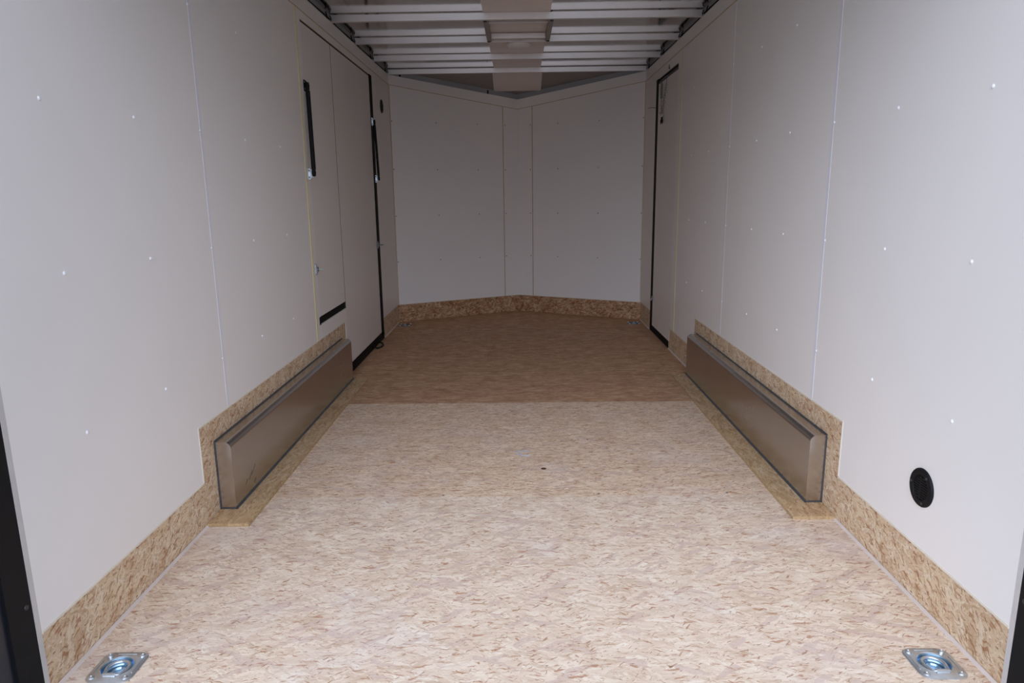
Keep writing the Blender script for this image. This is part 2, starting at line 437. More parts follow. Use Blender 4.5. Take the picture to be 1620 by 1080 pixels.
def wall_backing(s, name, doors):
    mb = MB(); x0, x1 = sorted((s*(X+T+0.0005), s*(X+0.045)))
    y = -0.01
    for (d0, d1, top) in doors:
        mb.box((x0, y, -0.075), (x1, d0, ROOF_Z+0.03)); mb.box((x0, d0, top), (x1, d1, ROOF_Z+0.03)); y = d1
    mb.box((x0, y, -0.075), (x1, LEN+0.03, ROOF_Z+0.03))
    return struct(mb.build(name, M['shell']))

ROWS = (0.515, 0.896, 1.276, 1.657)
# ---- left
wl_ = wall_backing(-1, 'wall_left', [(2.232, 3.885, 1.90)])
pA = side_panel(-1, [(0, 0.15), (0.795, 0.15), (0.795, 0.3374), (1.030, 0.3374), (1.030, BAND0), (0, BAND0)], wl_)
pB = side_panel(-1, [(1.032, 0.3374), (2.160, 0.3374), (2.160, BAND0), (1.032, BAND0)], wl_)
pC = side_panel(-1, [(2.162, 0.3374), (2.230, 0.3374), (2.230, 1.899), (3.885, 1.899), (3.885, 0.15), (LEN, 0.15), (LEN, BAND0), (2.162, BAND0)], wl_)
MB().slab([(1.024, 0.3374), (1.040, 0.3374), (1.040, BAND0), (1.024, BAND0)], (-X,0,0), (0,1,0), (0,0,1), (1,0,0), 0, 0.0006).build('seam_trim', M['trim_white'], wl_)
bead_line(-1, [(2.161, 0.3374), (2.161, BAND0)], 0.020, 'yellow', wl_, t1=0.001)
bead_line(-1, [(0, 0.147), (0.792, 0.147), (0.792, 0.3344), (2.735, 0.3344)], 0.006, 'cream', wl_)
bead_line(-1, [(3.885, 0.147), (LEN, 0.147)], 0.006, 'tan', wl_)
for z in ROWS:
    for y, par in ((0.245, pA), (0.625, pA), (1.017, pA), (1.408, pB), (1.806, pB)):
        if z < 0.6 or True:
            screw_head((-X + (0.0025 if y == 1.017 else 0), y, z), (1, 0, 0), M['screw'], par)
# ---- right
wr_ = wall_backing(1, 'wall_right', [(3.395, 4.12, 1.873)])
pD = side_panel(1, [(0, 0.15), (0.8107, 0.15), (0.8107, 0.3374), (1.057, 0.3374), (1.057, BAND0), (0, BAND0)], wr_)
pE = side_panel(1, [(1.059, 0.3374), (2.205, 0.3374), (2.205, BAND0), (1.059, BAND0)], wr_)
pF = side_panel(1, [(2.207, 0.3374), (2.723, 0.3374), (2.723, 0.15), (3.282, 0.15), (3.282, BAND0), (2.207, BAND0)], wr_)
pG = side_panel(1, [(3.284, 0.15), (3.395, 0.15), (3.395, 1.873), (4.12, 1.873), (4.12, 0.15), (LEN, 0.15), (LEN, BAND0), (3.284, BAND0)], wr_)
MB().slab([(1.048, 0.3374), (1.066, 0.3374), (1.066, BAND0), (1.048, BAND0)], (X,0,0), (0,1,0), (0,0,1), (-1,0,0), 0, 0.0006).build('seam_trim', M['trim_white'], wr_)
MB().slab([(2.199, 0.3374), (2.211, 0.3374), (2.211, BAND0), (2.199, BAND0)], (X,0,0), (0,1,0), (0,0,1), (-1,0,0), 0, 0.0005).build('seam_trim', M['trim_white'], wr_)
bead_line(1, [(3.283, 0.15), (3.283, BAND0)], 0.022, 'yellow', wr_, t1=0.001)
bead_line(1, [(0, 0.147), (0.808, 0.147), (0.808, 0.3344), (2.726, 0.3344), (2.726, 0.147), (3.42, 0.147)], 0.006, 'cream', wr_)
bead_line(1, [(4.12, 0.147), (LEN, 0.147)], 0.006, 'tan', wr_)
for z in ROWS:
    for y, par in ((0.27, pD), (0.655, pD), (1.040, pD), (1.426, pE), (1.804, pE), (2.190, pE), (2.584, pF), (2.962, pF)):
        screw_head((X - (0.0022 if y in (1.040, 2.190) else 0), y, z), (-1, 0, 0), M['screw'], par)

# ---- baseboards of bare strand board (the board behind the white panels)
def baseboard(s, name, polys):
    mb = MB()
    for p in polys: mb.slab(p, (s*X,0,0), (0,1,0), (0,0,1), (-s,0,0), -T-0.0004, -0.0012)
    o = struct(mb.build(name, M['osb_side']))
    return o
bl = baseboard(-1, 'baseboard_left', [[(0, 0), (2.735, 0), (2.735, 0.3374), (0.795, 0.3374), (0.795, 0.15), (0, 0.15)], [(3.885, 0), (LEN, 0), (LEN, 0.15), (3.885, 0.15)]])
br = baseboard(1, 'baseboard_right', [[(0, 0), (3.42, 0), (3.42, 0.15), (2.723, 0.15), (2.723, 0.3374), (0.8107, 0.3374), (0.8107, 0.15), (0, 0.15)], [(4.12, 0), (LEN, 0), (LEN, 0.15), (4.12, 0.15)]])
for s, par, spans in ((-1, bl, [(0, 0.78), (3.89, LEN)]), (1, br, [(0, 0.80), (2.70, 3.41), (4.125, LEN)])):
    for (a, b) in spans:
        q = s*X
        MB().slab([(0, 0), (0.007, 0), (0, 0.006)], (q, a, 0), (-s,0,0), (0,0,1), (0,1,0), 0, b-a).build('floor_caulk', M['grey_caulk'], par)

# ---- white band along the top of the walls
for s, nm in ((-1, 'trim_1'), (1, 'trim_2')):
    o = struct(MB().slab([(-0.02, BAND0), (LEN, BAND0), (LEN, BAND1), (-0.02, BAND1)], (s*X,0,0), (0,1,0), (0,0,1), (-s,0,0), -T, 0.002).build(nm, M['white']))
    bead_line(s, [(0, BAND0), (LEN, BAND0)], 0.005, 'tan', o, t1=0.0025)

# ------------------------------------------------------------------ V nose
wf = None
vlen = math.hypot(X, VN)
def vframe(s):
    U = Vector((-s*X, VN, 0)).normalized()          # from the side corner towards the apex
    N = Vector((-s*VN, -X, 0)).normalized()         # into the trailer
    return Vector((s*X, LEN, 0)), U, Vector((0,0,1)), N
mb = MB()
for s in (-1, 1):
    O, U, V, N = vframe(s)
    mb.slab([(-0.02, -0.075), (vlen+0.01, -0.075), (vlen+0.01, 2.09), (-0.02, 2.09)], O, U, V, N, -0.045, -T-0.0005)
wf = struct(mb.build('wall_front', M['shell']))
bf = MB()
for s in (-1, 1):
    O, U, V, N = vframe(s)
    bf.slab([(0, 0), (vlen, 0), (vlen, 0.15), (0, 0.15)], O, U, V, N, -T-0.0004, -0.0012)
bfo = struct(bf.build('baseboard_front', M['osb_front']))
t3 = MB(); rail_objs = []
for s in (-1, 1):
    O, U, V, N = vframe(s)
    def zt(u, z0, z1): return z0 + (z1 - z0)*u/vlen
    split = vlen*(1 - 0.129/X)
    def line(pts, w, mat, parent, t1, name='caulk_bead'):
        m2 = MB()
        for a, b in zip(pts, pts[1:]):
            d = Vector((b[0]-a[0], b[1]-a[1])).normalized(); n = Vector((-d.y, d.x))*w/2
            m2.slab([(a[0]-n.x, a[1]-n.y), (b[0]-n.x, b[1]-n.y), (b[0]+n.x, b[1]+n.y), (a[0]+n.x, a[1]+n.y)], O, U, V, N, -0.003, t1)
        return m2.build(name, M[mat], parent)
    p1 = MB().slab([(0, 0.15), (split, 0.15), (split, zt(split, BAND0, VB0)), (0, BAND0)], O, U, V, N, -T, 0).build('wall_panel', M['white'], wf)
    p2 = MB().slab([(split, 0.15), (vlen, 0.15), (vlen, VB0), (split, zt(split, BAND0, VB0))], O, U, V, N, -T, 0.003).build('corner_panel', M['white'], wf)
    line([(split, 0.15), (split, zt(split, BAND0, VB0))], 0.006, 'tan', wf, 0.0036)
    line([(0.004, 0.15), (0.004, BAND0)], 0.006, 'tan', wf, 0.002)
    line([(0, 0.148), (vlen, 0.148)], 0.004, 'tan', wf, 0.001)
    if s == 1: line([(vlen-0.003, 0.15), (vlen-0.003, VB0)], 0.004, 'trim_white', wf, 0.0042, 'seam_trim')
    for z in ROWS:
        for xx, par, off in ((1.022, p1, 0), (0.682, p1, 0), (0.347, p1, 0), (0.112, p2, 0.003)):
            u = vlen*(1 - xx/X)
            screw_head(O + U*u + N*off + V*z, N, M['screw_dim'], par, 0.0046, 0.002)
    t3.slab([(0, BAND0), (vlen, VB0), (vlen, VB1), (0, BAND1)], O, U, V, N, -T, 0.004)
band = struct(t3.build('trim_3', M['white']))
for s in (-1, 1):
    O, U, V, N = vframe(s)
    d = Vector((vlen, VB0 - BAND0)).normalized(); n = Vector((-d.y, d.x))*0.0025
    MB().slab([(-n.x, BAND0-n.y), (vlen-n.x, VB0-n.y), (vlen+n.x, VB0+n.y), (n.x, BAND0+n.y)], O, U, V, N, 0, 0.0046).build('caulk_bead', M['tan'], band)

# rails above the V nose band
for s, nm in ((-1, 'trim_4'), (1, 'trim_5')):
    O, U, V, N = vframe(s)
    low = MB().slab([(0.0, BAND1+0.001), (vlen-0.004, VB1+0.001), (vlen-0.004, VB1+0.016), (0.0, BAND1+0.016)], O, U, V, N, -0.045, -0.010).build(nm, M['railgrey'])
    struct(low)
    MB().slab([(0.0, BAND1+0.016), (vlen-0.02, VB1+0.016), (vlen-0.02, VB1+0.028), (0.0, BAND1+0.028)], O, U, V, N, -0.045, -0.030).build('seal_or_gap_shade', M['black'], low)
    MB().slab([(0.0, BAND1+0.028), (vlen-0.02, VB1+0.028), (vlen-0.02, VB1+0.040), (0.0, BAND1+0.040)], O, U, V, N, -0.045, -0.014).build('upper_flange', M['soffit'], low)
    clips = [(0.251,), (0.945,)] if s == -1 else [(0.401,)]
    for (xx,) in clips:
        u = vlen*(1 - xx/X); zz = BAND1 + (VB1-BAND1)*u/vlen
        MB().slab([(u-0.007, zz-0.004), (u+0.007, zz-0.004), (u+0.007, zz+0.032), (u-0.007, zz+0.032)], O, U, V, N, -0.02, -0.004 if s == -1 else -0.009).build('clip', M['black'], low)

# ------------------------------------------------------------------ ceiling
mb = MB().box((-X-0.045, -0.10, ROOF_Z), (X+0.045, LEN+0.03, ROOF_Z+0.012))
ceiling = struct(mb.build('ceiling', M['roof']))
sf = MB()
for (a, b, c) in (((-X-0.02, LEN, ROOF_Z), (X+0.02, LEN, ROOF_Z), (0, LEN+VN+0.01, VB1+0.042)),):
    t = [Vector(a), Vector(b), Vector(c)]
    lo = [sf.bm.verts.new(p) for p in t]; hi = [sf.bm.verts.new(p + Vector((0,0,0.01))) for p in t]
    sf.bm.faces.new(lo); sf.bm.faces.new(hi[::-1])
    for i in range(3): sf.bm.faces.new((lo[i], lo[(i+1)%3], hi[(i+1)%3], hi[i]))
sf.build('soffit_panel', M['soffit'], ceiling)
# roof top shell so that no daylight leaks through the V
sk = MB()
sk.slab([(-X-0.05, -0.1), (X+0.05, -0.1), (X+0.05, LEN), (0.02, LEN+VN+0.06), (-0.02, LEN+VN+0.06), (-X-0.05, LEN)], (0,0,0), (1,0,0), (0,1,0), (0,0,1), 2.09, 2.10)
sk.build('roof_skin', M['shell'], ceiling)

# steel top rails with wiring behind the white bands
BEAMS = [0.49, 1.08, 1.67, 2.25, 2.835, 3.415, 3.99, 4.55]
for s, nm in ((-1, 'trim_6'), (1, 'trim_7')):
    x0, x1 = sorted((s*(X+0.0045), s*(X+0.04)))
    r = struct(MB().box((x0, 0, BAND0+0.02), (x1, LEN, BAND1+0.014)).build(nm, M['darksteel']))
    pts = []
    for i in range(len(BEAMS)-1):
        a, b = BEAMS[i], BEAMS[i+1]
        for k in range(8):
            f = k/8; pts.append((s*(X+0.004 + 0.002*math.sin(7*f)), a + (b-a)*f, BAND1 + 0.017 - 0.006*math.sin(math.pi*f)))
    MB().tube(pts, 0.0032, 6).build('cable', M['black'], r, True)
    for y in BEAMS[2:]:
        for dy, h in ((-0.10, 0.020), (-0.012, 0.026)):
            cy = y + dy
            MB().tube([(s*(X+0.012), cy, BAND1+0.034), (s*(X+0.001), cy, BAND1+0.030), (s*(X-0.003), cy, BAND1+0.016), (s*(X-0.003), cy+0.004, BAND1+0.002), (s*(X+0.006), cy+0.006, BAND1-0.002 + 0.004)], 0.0034, 6).build('cable_clip', M['black'], r, True)

# roof beams
BEAM_LABEL = {2.835: 'metal roof beam nearest the rear of the frame, in front of the vent frame',
              3.415: 'metal roof beam that carries the round dome lamp',
              3.99: 'metal roof beam just beyond the dome lamp, second from the nose',
              4.55: 'metal roof beam farthest in, over the start of the pointed nose'}
BSEC = [(0, 0), (0.024, 0), (0.024, 0.0315), (0.0, 0.0315)]
for i, y in enumerate(BEAMS):
    if y < 2.2: continue
    mb = MB()
    prof = [(0.0, 0.0), (0.026, 0.0), (0.026, 0.0015), (0.0015, 0.0015), (0.0015, 0.0345), (0.014, 0.0345), (0.014, 0.036), (0.0, 0.036)]
    mb.slab(prof, (0, y-0.012, BEAM_Z0), (0,1,0), (0,0,1), (1,0,0), -X-0.040, X+0.040)
    o = mb.build('roof_beam', M['beam'])
    tag(o, BEAM_LABEL.get(y, 'metal roof beam at the top edge of the photo, nearest the opening'), 'beam', 'metal beams across the trailer roof')

# white cover strip along the middle of the roof
mb = MB().box((-0.185, 0.5, BEAM_Z1+0.0005), (0.190, LEN+0.012, BEAM_Z1+0.004))
a0, a1 = (LEN+0.012, BEAM_Z1), (LEN+VN-0.055, VB1+0.046)
strip = mb.build('ceiling_cover_strip', M['strip'])
tag(strip, 'flat white cover strip running along the middle of the metal roof', 'cover strip')
d = Vector((0, LEN+VN+0.01-LEN, VB1+0.042-ROOF_Z)).normalized()
MB().slab([(-0.200, 0.02), (0.205, 0.02), (0.205, 0.463), (-0.200, 0.463)], (0, LEN, ROOF_Z-0.004), (1,0,0), d, Vector((1,0,0)).cross(d), -0.004, 0.0).build('nose_section', M['strip'], strip)

# roof vent frame between two beams
vf = thing('roof_vent_frame', 'square metal vent frame between two roof beams ahead of the dome lamp', 'vent frame', (0.012, 3.13, BEAM_Z0))
for xx in (-0.158, 0.182):
    sgn = -1 if xx < 0 else 1
    MB().slab([(0, 0), (sgn*0.028, 0), (sgn*0.028, 0.002), (sgn*0.002, 0.002), (sgn*0.002, 0.028), (0, 0.028)], (xx, 2.853, BEAM_Z0), (1,0,0), (0,0,1), (0,1,0), 0, 0.545).build('side_rail', M['soffit'], vf)
    for yy in (2.862, 3.390):
        MB().box((xx + sgn*0.008, yy-0.012, BEAM_Z0-0.003), (xx + sgn*0.026, yy+0.012, BEAM_Z0)).build('corner_clip', M['darksteel'], vf)
for yy, hh in ((2.90, 0.016), (3.30, 0.028)):
    MB().slab([(0, 0), (0.022, 0), (0.022, 0.002), (0.002, 0.002), (0.002, hh), (0, hh)], (0, yy, BEAM_Z0), (0,1,0), (0,0,1), (1,0,0), -0.156, 0.180).build('cross_bar', M['beam'], vf)

# dome lamp
dl = thing('dome_lamp', 'round frosted dome lamp under the middle of the roof', 'lamp', (0.012, 3.475, BEAM_Z0))
MB().lathe([(0, 0.0), (0.086, 0.0), (0.086, -0.006), (0.080, -0.008), (0, -0.008)], (0.012, 3.475, BEAM_Z0), (0,0,1), 36).build('lamp_base', M['strip'], dl, True)
MB().lathe([(0.078, -0.008), (0.074, -0.014), (0.06, -0.020), (0.035, -0.0235), (0, -0.0245)], (0.012, 3.475, BEAM_Z0), (0,0,1), 36).build('lamp_lens', M['lens'], dl, True)

# ------------------------------------------------------------------ left escape door
d1 = MB()
d1.slab([(2.236, 0.449), (2.776, 0.449), (2.776, 1.886), (2.236, 1.886)], (-X,0,0), (0,1,0), (0,0,1), (1,0,0), -0.032, -0.003)
door1 = struct(d1.build('door_1', M['door_white']), 'wide white side door with a gas strut on either edge', 'door')
d2 = MB().slab([(2.781, 0.058), (3.803, 0.058), (3.803, 1.886), (2.781, 1.886)], (-X,0,0), (0,1,0), (0,0,1), (1,0,0), -0.032, -0.0032).build('door_panel', M['door_white'], door1)
for g0, g1, z0 in ((2.2305, 2.2365, 0.449), (2.7755, 2.7815, 0.3374)):  # dark filler strips, painted-in shade of the two upright door gaps
    MB().slab([(g0, z0), (g1, z0), (g1, 1.886), (g0, 1.886)], (-X,0,0), (0,1,0), (0,0,1), (1,0,0), -0.02, -0.0026).build('gap_shade_strip', M['darksteel'], door1)
MB().slab([(2.236, 0.3374), (2.776, 0.3374), (2.776, 0.408), (2.236, 0.408)], (-X,0,0), (0,1,0), (0,0,1), (1,0,0), -0.032, -0.001).build('sill_panel', M['white'], door1)
MB().slab([(2.212, 0.408), (2.776, 0.408), (2.776, 0.449), (2.212, 0.449)], (-X,0,0), (0,1,0), (0,0,1), (1,0,0), -0.036, -0.008).build('seal_or_gap_shade', M['rubber'], door1)
MB().slab([(2.212, 0.408), (2.236, 0.408), (2.236, 0.449), (2.212, 0.449)], (-X,0,0), (0,1,0), (0,0,1), (1,0,0), -0.003, 0.0006).build('seal_end', M['rubber'], door1)
MB().slab([(2.7365, 0.06), (2.7795, 0.06), (2.7795, 0.337), (2.7365, 0.337)], (-X,0,0), (0,1,0), (0,0,1), (1,0,0), -0.032, 0.0).build('edge_trim', M['white'], door1)
MB().slab([(3.803, 0.03), (3.8855, 0.03), (3.8855, 1.8985), (3.803, 1.8985)], (-X,0,0), (0,1,0), (0,0,1), (1,0,0), -0.036, 0.0006).build('seal_or_gap_shade', M['rubber'], door1)
MB().box((-X-0.036, 2.737, 0.0), (-X+0.0006, 3.883, 0.055)).build('threshold', M['rubber'], door1)
MB().slab([(2.232, 1.894), (3.803, 1.894), (3.803, 1.899), (2.232, 1.899)], (-X,0,0), (0,1,0), (0,0,1), (1,0,0), -0.038, -0.003).build('wood_header', M['tan'], door1)
MB().slab([(2.2315, 1.886), (3.803, 1.886), (3.803, 1.894), (2.2315, 1.894)], (-X,0,0), (0,1,0), (0,0,1), (1,0,0), -0.038, -0.0028).build('seal_or_gap_shade', M['rubber'], door1)  # no seal here: black strip paints the shade of the gap above the door

def cam_latch(parent, y, z, k, mat='zinc'):
    x = -X
    lt = MB().slab(rrect(0.020*k, 0.058*k, 0.009*k), (x, y, z), (0,1,0), (0,0,1), (1,0,0), 0.0, 0.006).build('latch', M[mat], parent, bevel=0.0012)
    MB().lathe([(0.0, 0.006), (0.013*k, 0.006), (0.013*k, 0.011), (0.010*k, 0.016), (0, 0.016)], (x, y, z), (1,0,0), 6).build('nut', M['zinc_dark'], lt)
    MB().lathe([(0.016*k, 0.010), (0.016*k, 0.0125), (0.006*k, 0.0125)], (x, y, z), (1,0,0), 20).build('washer', M[mat], lt, True)
    MB().tube([(x+0.012, y, z), (x+0.045*k, y, z)], 0.0042*k, 12).build('bolt', M[mat], lt, True)
    return lt
l1 = cam_latch(door1, 2.205, 0.700, 1.0)
l1['label'] = 'zinc cam latch with a bolt sticking out'
l2 = cam_latch(door1, 3.80, 0.712, 0.95, 'zinc_dark')

# gas struts
def strut(top, bot, r, zinc_top, label):
    top, bot = Vector(top), Vector(bot)
    t = thing('gas_strut', label, 'gas strut', (-X, top.y, bot.z), 'gas struts of the side door')
    d = (bot - top).normalized(); Lh = (bot - top).length
    MB().tube([top + d*0.028, top + d*(Lh-0.022)], r, 16).build('cylinder', M['black'], t, True)
    MB().tube([top + d*(Lh-0.024), bot], r*0.42, 10).build('piston_rod', M['zinc_dark'], t, True)
    for p, k in ((top, 1), (bot, -1)):
        MB().tube([p - d*k*0.012, p + d*k*0.004, p + d*k*0.012, p + d*k*0.030], [r*0.75, r*0.95, r*0.9, r*0.7], 12).build('end_fitting', M['black'], t, True)
    # brackets standing out from the wall with two screws
    for p, zc in ((top, zinc_top), (bot, True)):
        m_ = M['zinc'] if zc else M['black']
        h = 0.026
        xw = -X
        tip = p.x + 0.004 - xw
        b = MB()
        b.slab([(0, -h), (0.004, -h), (tip, -0.006), (tip, 0.006), (0.004, h), (0, h)], (xw, p.y + r + 0.006, p.z), (1,0,0), (0,0,1), (0,1,0), -0.002, 0.002)
        b.slab([(-0.020, -h), (0.004, -h), (0.004, h), (-0.020, h)], (xw, p.y + r + 0.006, p.z), (0,1,0), (0,0,1), (1,0,0), 0.0, 0.003)
        bo = b.build('bracket', m_, t)
        MB().tube([(p.x, p.y, p.z), (p.x, p.y + r + 0.010, p.z)], 0.005, 10).build('ball_stud', M['zinc_dark'], bo, True)
        for dz in (-0.016, 0.016):
            MB().lathe([(0.0045, 0), (0.004, 0.002), (0, 0.003)], (xw+0.003, p.y + r - 0.004, p.z+dz), (1,0,0), 10).build('screw_head', M['zinc_dark'], bo, True)
    return t
strut((-X+0.018, 2.222, 1.592), (-X+0.030, 2.190, 1.172), 0.0110, False, 'black gas strut on the near edge of the wide side door, above the latch')
strut((-X+0.020, 3.812, 1.580), (-X+0.026, 3.845, 1.185), 0.0088, True, 'black gas strut on the far edge of the wide side door, below the round vent')

# dark tie strap at the foot of the door
tp = [(-X+0.002, 3.44, 0.03), (-X+0.010, 3.45, 0.022), (-X+0.030, 3.48, 0.007), (-X+0.045, 3.53, 0.006), (-X+0.048, 3.585, 0.006), (-X+0.036, 3.63, 0.008), (-X+0.014, 3.64, 0.020), (-X+0.002, 3.645, 0.03)]
tag(MB().tube(tp, 0.0055, 8).build('pull_loop', M['black'], None, True), 'small black loop lying on the floor at the foot of the wide side door', 'loop')

# ------------------------------------------------------------------ round vents
def vent(s, y, z, r, label, slats=True):
    n = Vector((-s, 0, 0)); c = Vector((s*X, y, z)); up = Vector((0,0,1)); u = Vector((0,1,0))
    t = thing('round_vent', label, 'vent', c, 'round black wall vents')
    MB().lathe([(r, 0), (r, 0.003), (r*0.96, 0.006), (r*0.66, 0.0068), (r*0.62, 0.004), (r*0.62, 0.0015), (0, 0.0015)], c, n, 40).build('vent_flange', M['black'], t, True)
    mb = MB(); a = math.radians(0)
    ri = r*0.61
    for k in range(-4, 5):
        zz = k*ri*0.21; hw = math.sqrt(max(0, ri*ri - zz*zz))
        for sg in (-1, 1):
            y0, y1 = sorted((sg*r*0.05, sg*hw))
            if y1 - y0 < 0.004: continue
            mb.slab([(y0, zz-0.0022), (y1, zz-0.0022), (y1, zz+0.0022), (y0, zz+0.0022)], c, u, up, n, 0.001, 0.0058)
    mb.slab([(-r*0.05, -ri), (r*0.05, -ri), (r*0.05, ri), (-r*0.05, ri)], c, u, up, n, 0.001, 0.0062)
    mb.build('louvre', M['black'], t)
    for ang in (125, 5, 250):
        p = c + (u*math.cos(math.radians(ang)) + up*math.sin(math.radians(ang)))*r*0.80
        MB().lathe([(0.0042, 0.0), (0.0042, 0.0075), (0.003, 0.0085), (0, 0.0085)], p, n, 10).build('screw_head', M['darksteel'], t, True)
vent(1, 0.355, 0.308, 0.0505, 'round black louvred vent low on the near right wall')
vent(-1, 4.212, 1.730, 0.0500, 'small round black vent high on the left wall beyond the side door')

# ------------------------------------------------------------------ right side door
d = MB().slab([(3.397, 0.050), (4.035, 0.050), (4.035, 1.834), (3.397, 1.834)], (X,0,0), (0,1,0), (0,0,1), (-1,0,0), -0.032, -0.0005)
door2 = struct(d.build('door_2', M['door_white']), 'narrow white side door with black seal and hanging chain', 'door')
MB().slab([(3.397, 1.853), (4.036, 1.853), (4.036, 1.873), (3.397, 1.873)], (X,0,0), (0,1,0), (0,0,1), (-1,0,0), -0.036, -0.006).build('seal_or_gap_shade', M['rubber'], door2)
MB().slab([(3.397, 1.835), (4.036, 1.835), (4.036, 1.853), (3.397, 1.853)], (X,0,0), (0,1,0), (0,0,1), (-1,0,0), -0.036, -0.002).build('header_bar', M['darksteel'], door2)
MB().slab([(4.036, 0.03), (4.1205, 0.03), (4.1205, 1.8735), (4.036, 1.8735)], (X,0,0), (0,1,0), (0,0,1), (-1,0,0), -0.036, 0.0004).build('seal_or_gap_shade', M['rubber'], door2)
MB().box((X-0.0006, 3.421, 0.0), (X+0.036, 4.12, 0.048)).build('threshold', M['rubber'], door2)
lt = MB().slab(rrect(0.05, 0.035, 0.008), (X, 4.035, 0.262), (0,1,0), (0,0,1), (-1,0,0), -0.004, 0.004).build('latch_keeper', M['zinc_dark'], door2, bevel=0.001)
MB().tube([(X-0.002, 4.02, 0.266), (X-0.016, 4.005, 0.262), (X-0.020, 3.995, 0.250)], 0.004, 8).build('latch_tab', M['zinc'], lt, True)

# safety chain on the right door
CH = thing('safety_chain', 'hanging safety chain with springs and black hook on the narrow right door', 'chain', (X, 3.95, 1.845))
cx = X-0.012
def link_chain(a, b, n):
    a, b = Vector(a), Vector(b); d = (b-a)
    step = d.length/n; dn = d.normalized()
    for i in range(n):
        c = a + d*((i+0.5)/n)
        side = Vector((1,0,0)) if i % 2 else Vector((0,1,0))
        side = (side - dn*side.dot(dn)).normalized()
        pts = []
        hl, hw = step*0.62, step*0.30
        for k in range(10):
            t = 2*math.pi*k/10; pts.append(c + dn*hl*math.cos(t) + side*hw*math.sin(t))
        MB().tube(pts, 0.0017, 5, True).build('chain_link', M['zinc_dark'], CH, True)
for yy in (3.887, 3.850):
    pts = []
    for k in range(120):
        t = k/119; a = 2*math.pi*14*t
        pts.append((cx + 0.0045*math.cos(a), yy + 0.0045*math.sin(a), 1.812 - 0.098*t))
    MB().tube(pts, 0.0016, 5).build('spring', M['zinc_dark'], CH, True)
MB().tube([(cx+0.012, 3.868, 1.842), (cx, 3.868, 1.838), (cx, 3.887, 1.820), (cx, 3.887, 1.812)], 0.0028, 6).build('anchor_hook', M['zinc_dark'], CH, True)
MB().tube([(cx, 3.850, 1.812), (cx, 3.868, 1.838), (cx, 3.725, 1.842), (cx+0.012, 3.715, 1.845)], 0.0018, 6).build('anchor_wire', M['zinc_dark'], CH, True)
link_chain((cx, 3.870, 1.714), (cx, 3.850, 1.61), 8)
link_chain((cx, 3.700, 1.80), (cx, 3.825, 1.61), 12)
MB().tube([(cx, 3.700, 1.80), (cx, 3.705, 1.82), (cx+0.012, 3.710, 1.842)], 0.002, 6).build('anchor_wire', M['zinc_dark'], CH, True)
MB().tube([(cx + 0.001*k, 3.840 + 0.016*math.cos(0.7*k), 1.598 + 0.016*math.sin(0.7*k)) for k in range(9)], 0.0035, 8).build('ring', M['zinc'], CH, True)
MB().tube([(cx, 3.915, 1.625), (cx, 3.885, 1.606), (cx, 3.855, 1.60)], 0.005, 8).build('swivel', M['zinc'], CH, True)
MB().tube([(cx, 3.830, 1.585), (cx, 3.830, 1.572)], 0.006, 10).build('hook_eye', M['black'], CH, True)
MB().tube([(cx, 3.830, 1.574), (cx-0.001, 3.850, 1.560), (cx-0.001, 3.850, 1.538)], [0.005, 0.006, 0.003], 8).build('hook_jaw', M['black'], CH, True)
MB().tube([(cx, 3.830, 1.574), (cx-0.001, 3.805, 1.560), (cx-0.001, 3.801, 1.538)], [0.005, 0.006, 0.003], 8).build('hook_jaw', M['black'], CH, True)
tag(MB().tube([(X-0.001, 4.43, 1.712), (X-0.010, 4.33, 1.704), (X-0.012, 4.2, 1.692), (X-0.006, 4.09, 1.677), (X+0.006, 4.06, 1.67)], 0.002, 6).build('thin_cord', M['darksteel'], None, True), 'thin dark cord running from the front corner to the narrow right door', 'cord')
tag(MB().tube([(X-0.001, 3.66, 1.878), (X-0.006, 3.66, 1.885), (X-0.006, 3.655, 1.905)], [0.004, 0.003, 0.002], 8).build('small_hook', M['darksteel'], None, True), 'tiny dark hook above the black top seal of the narrow right door', 'hook')

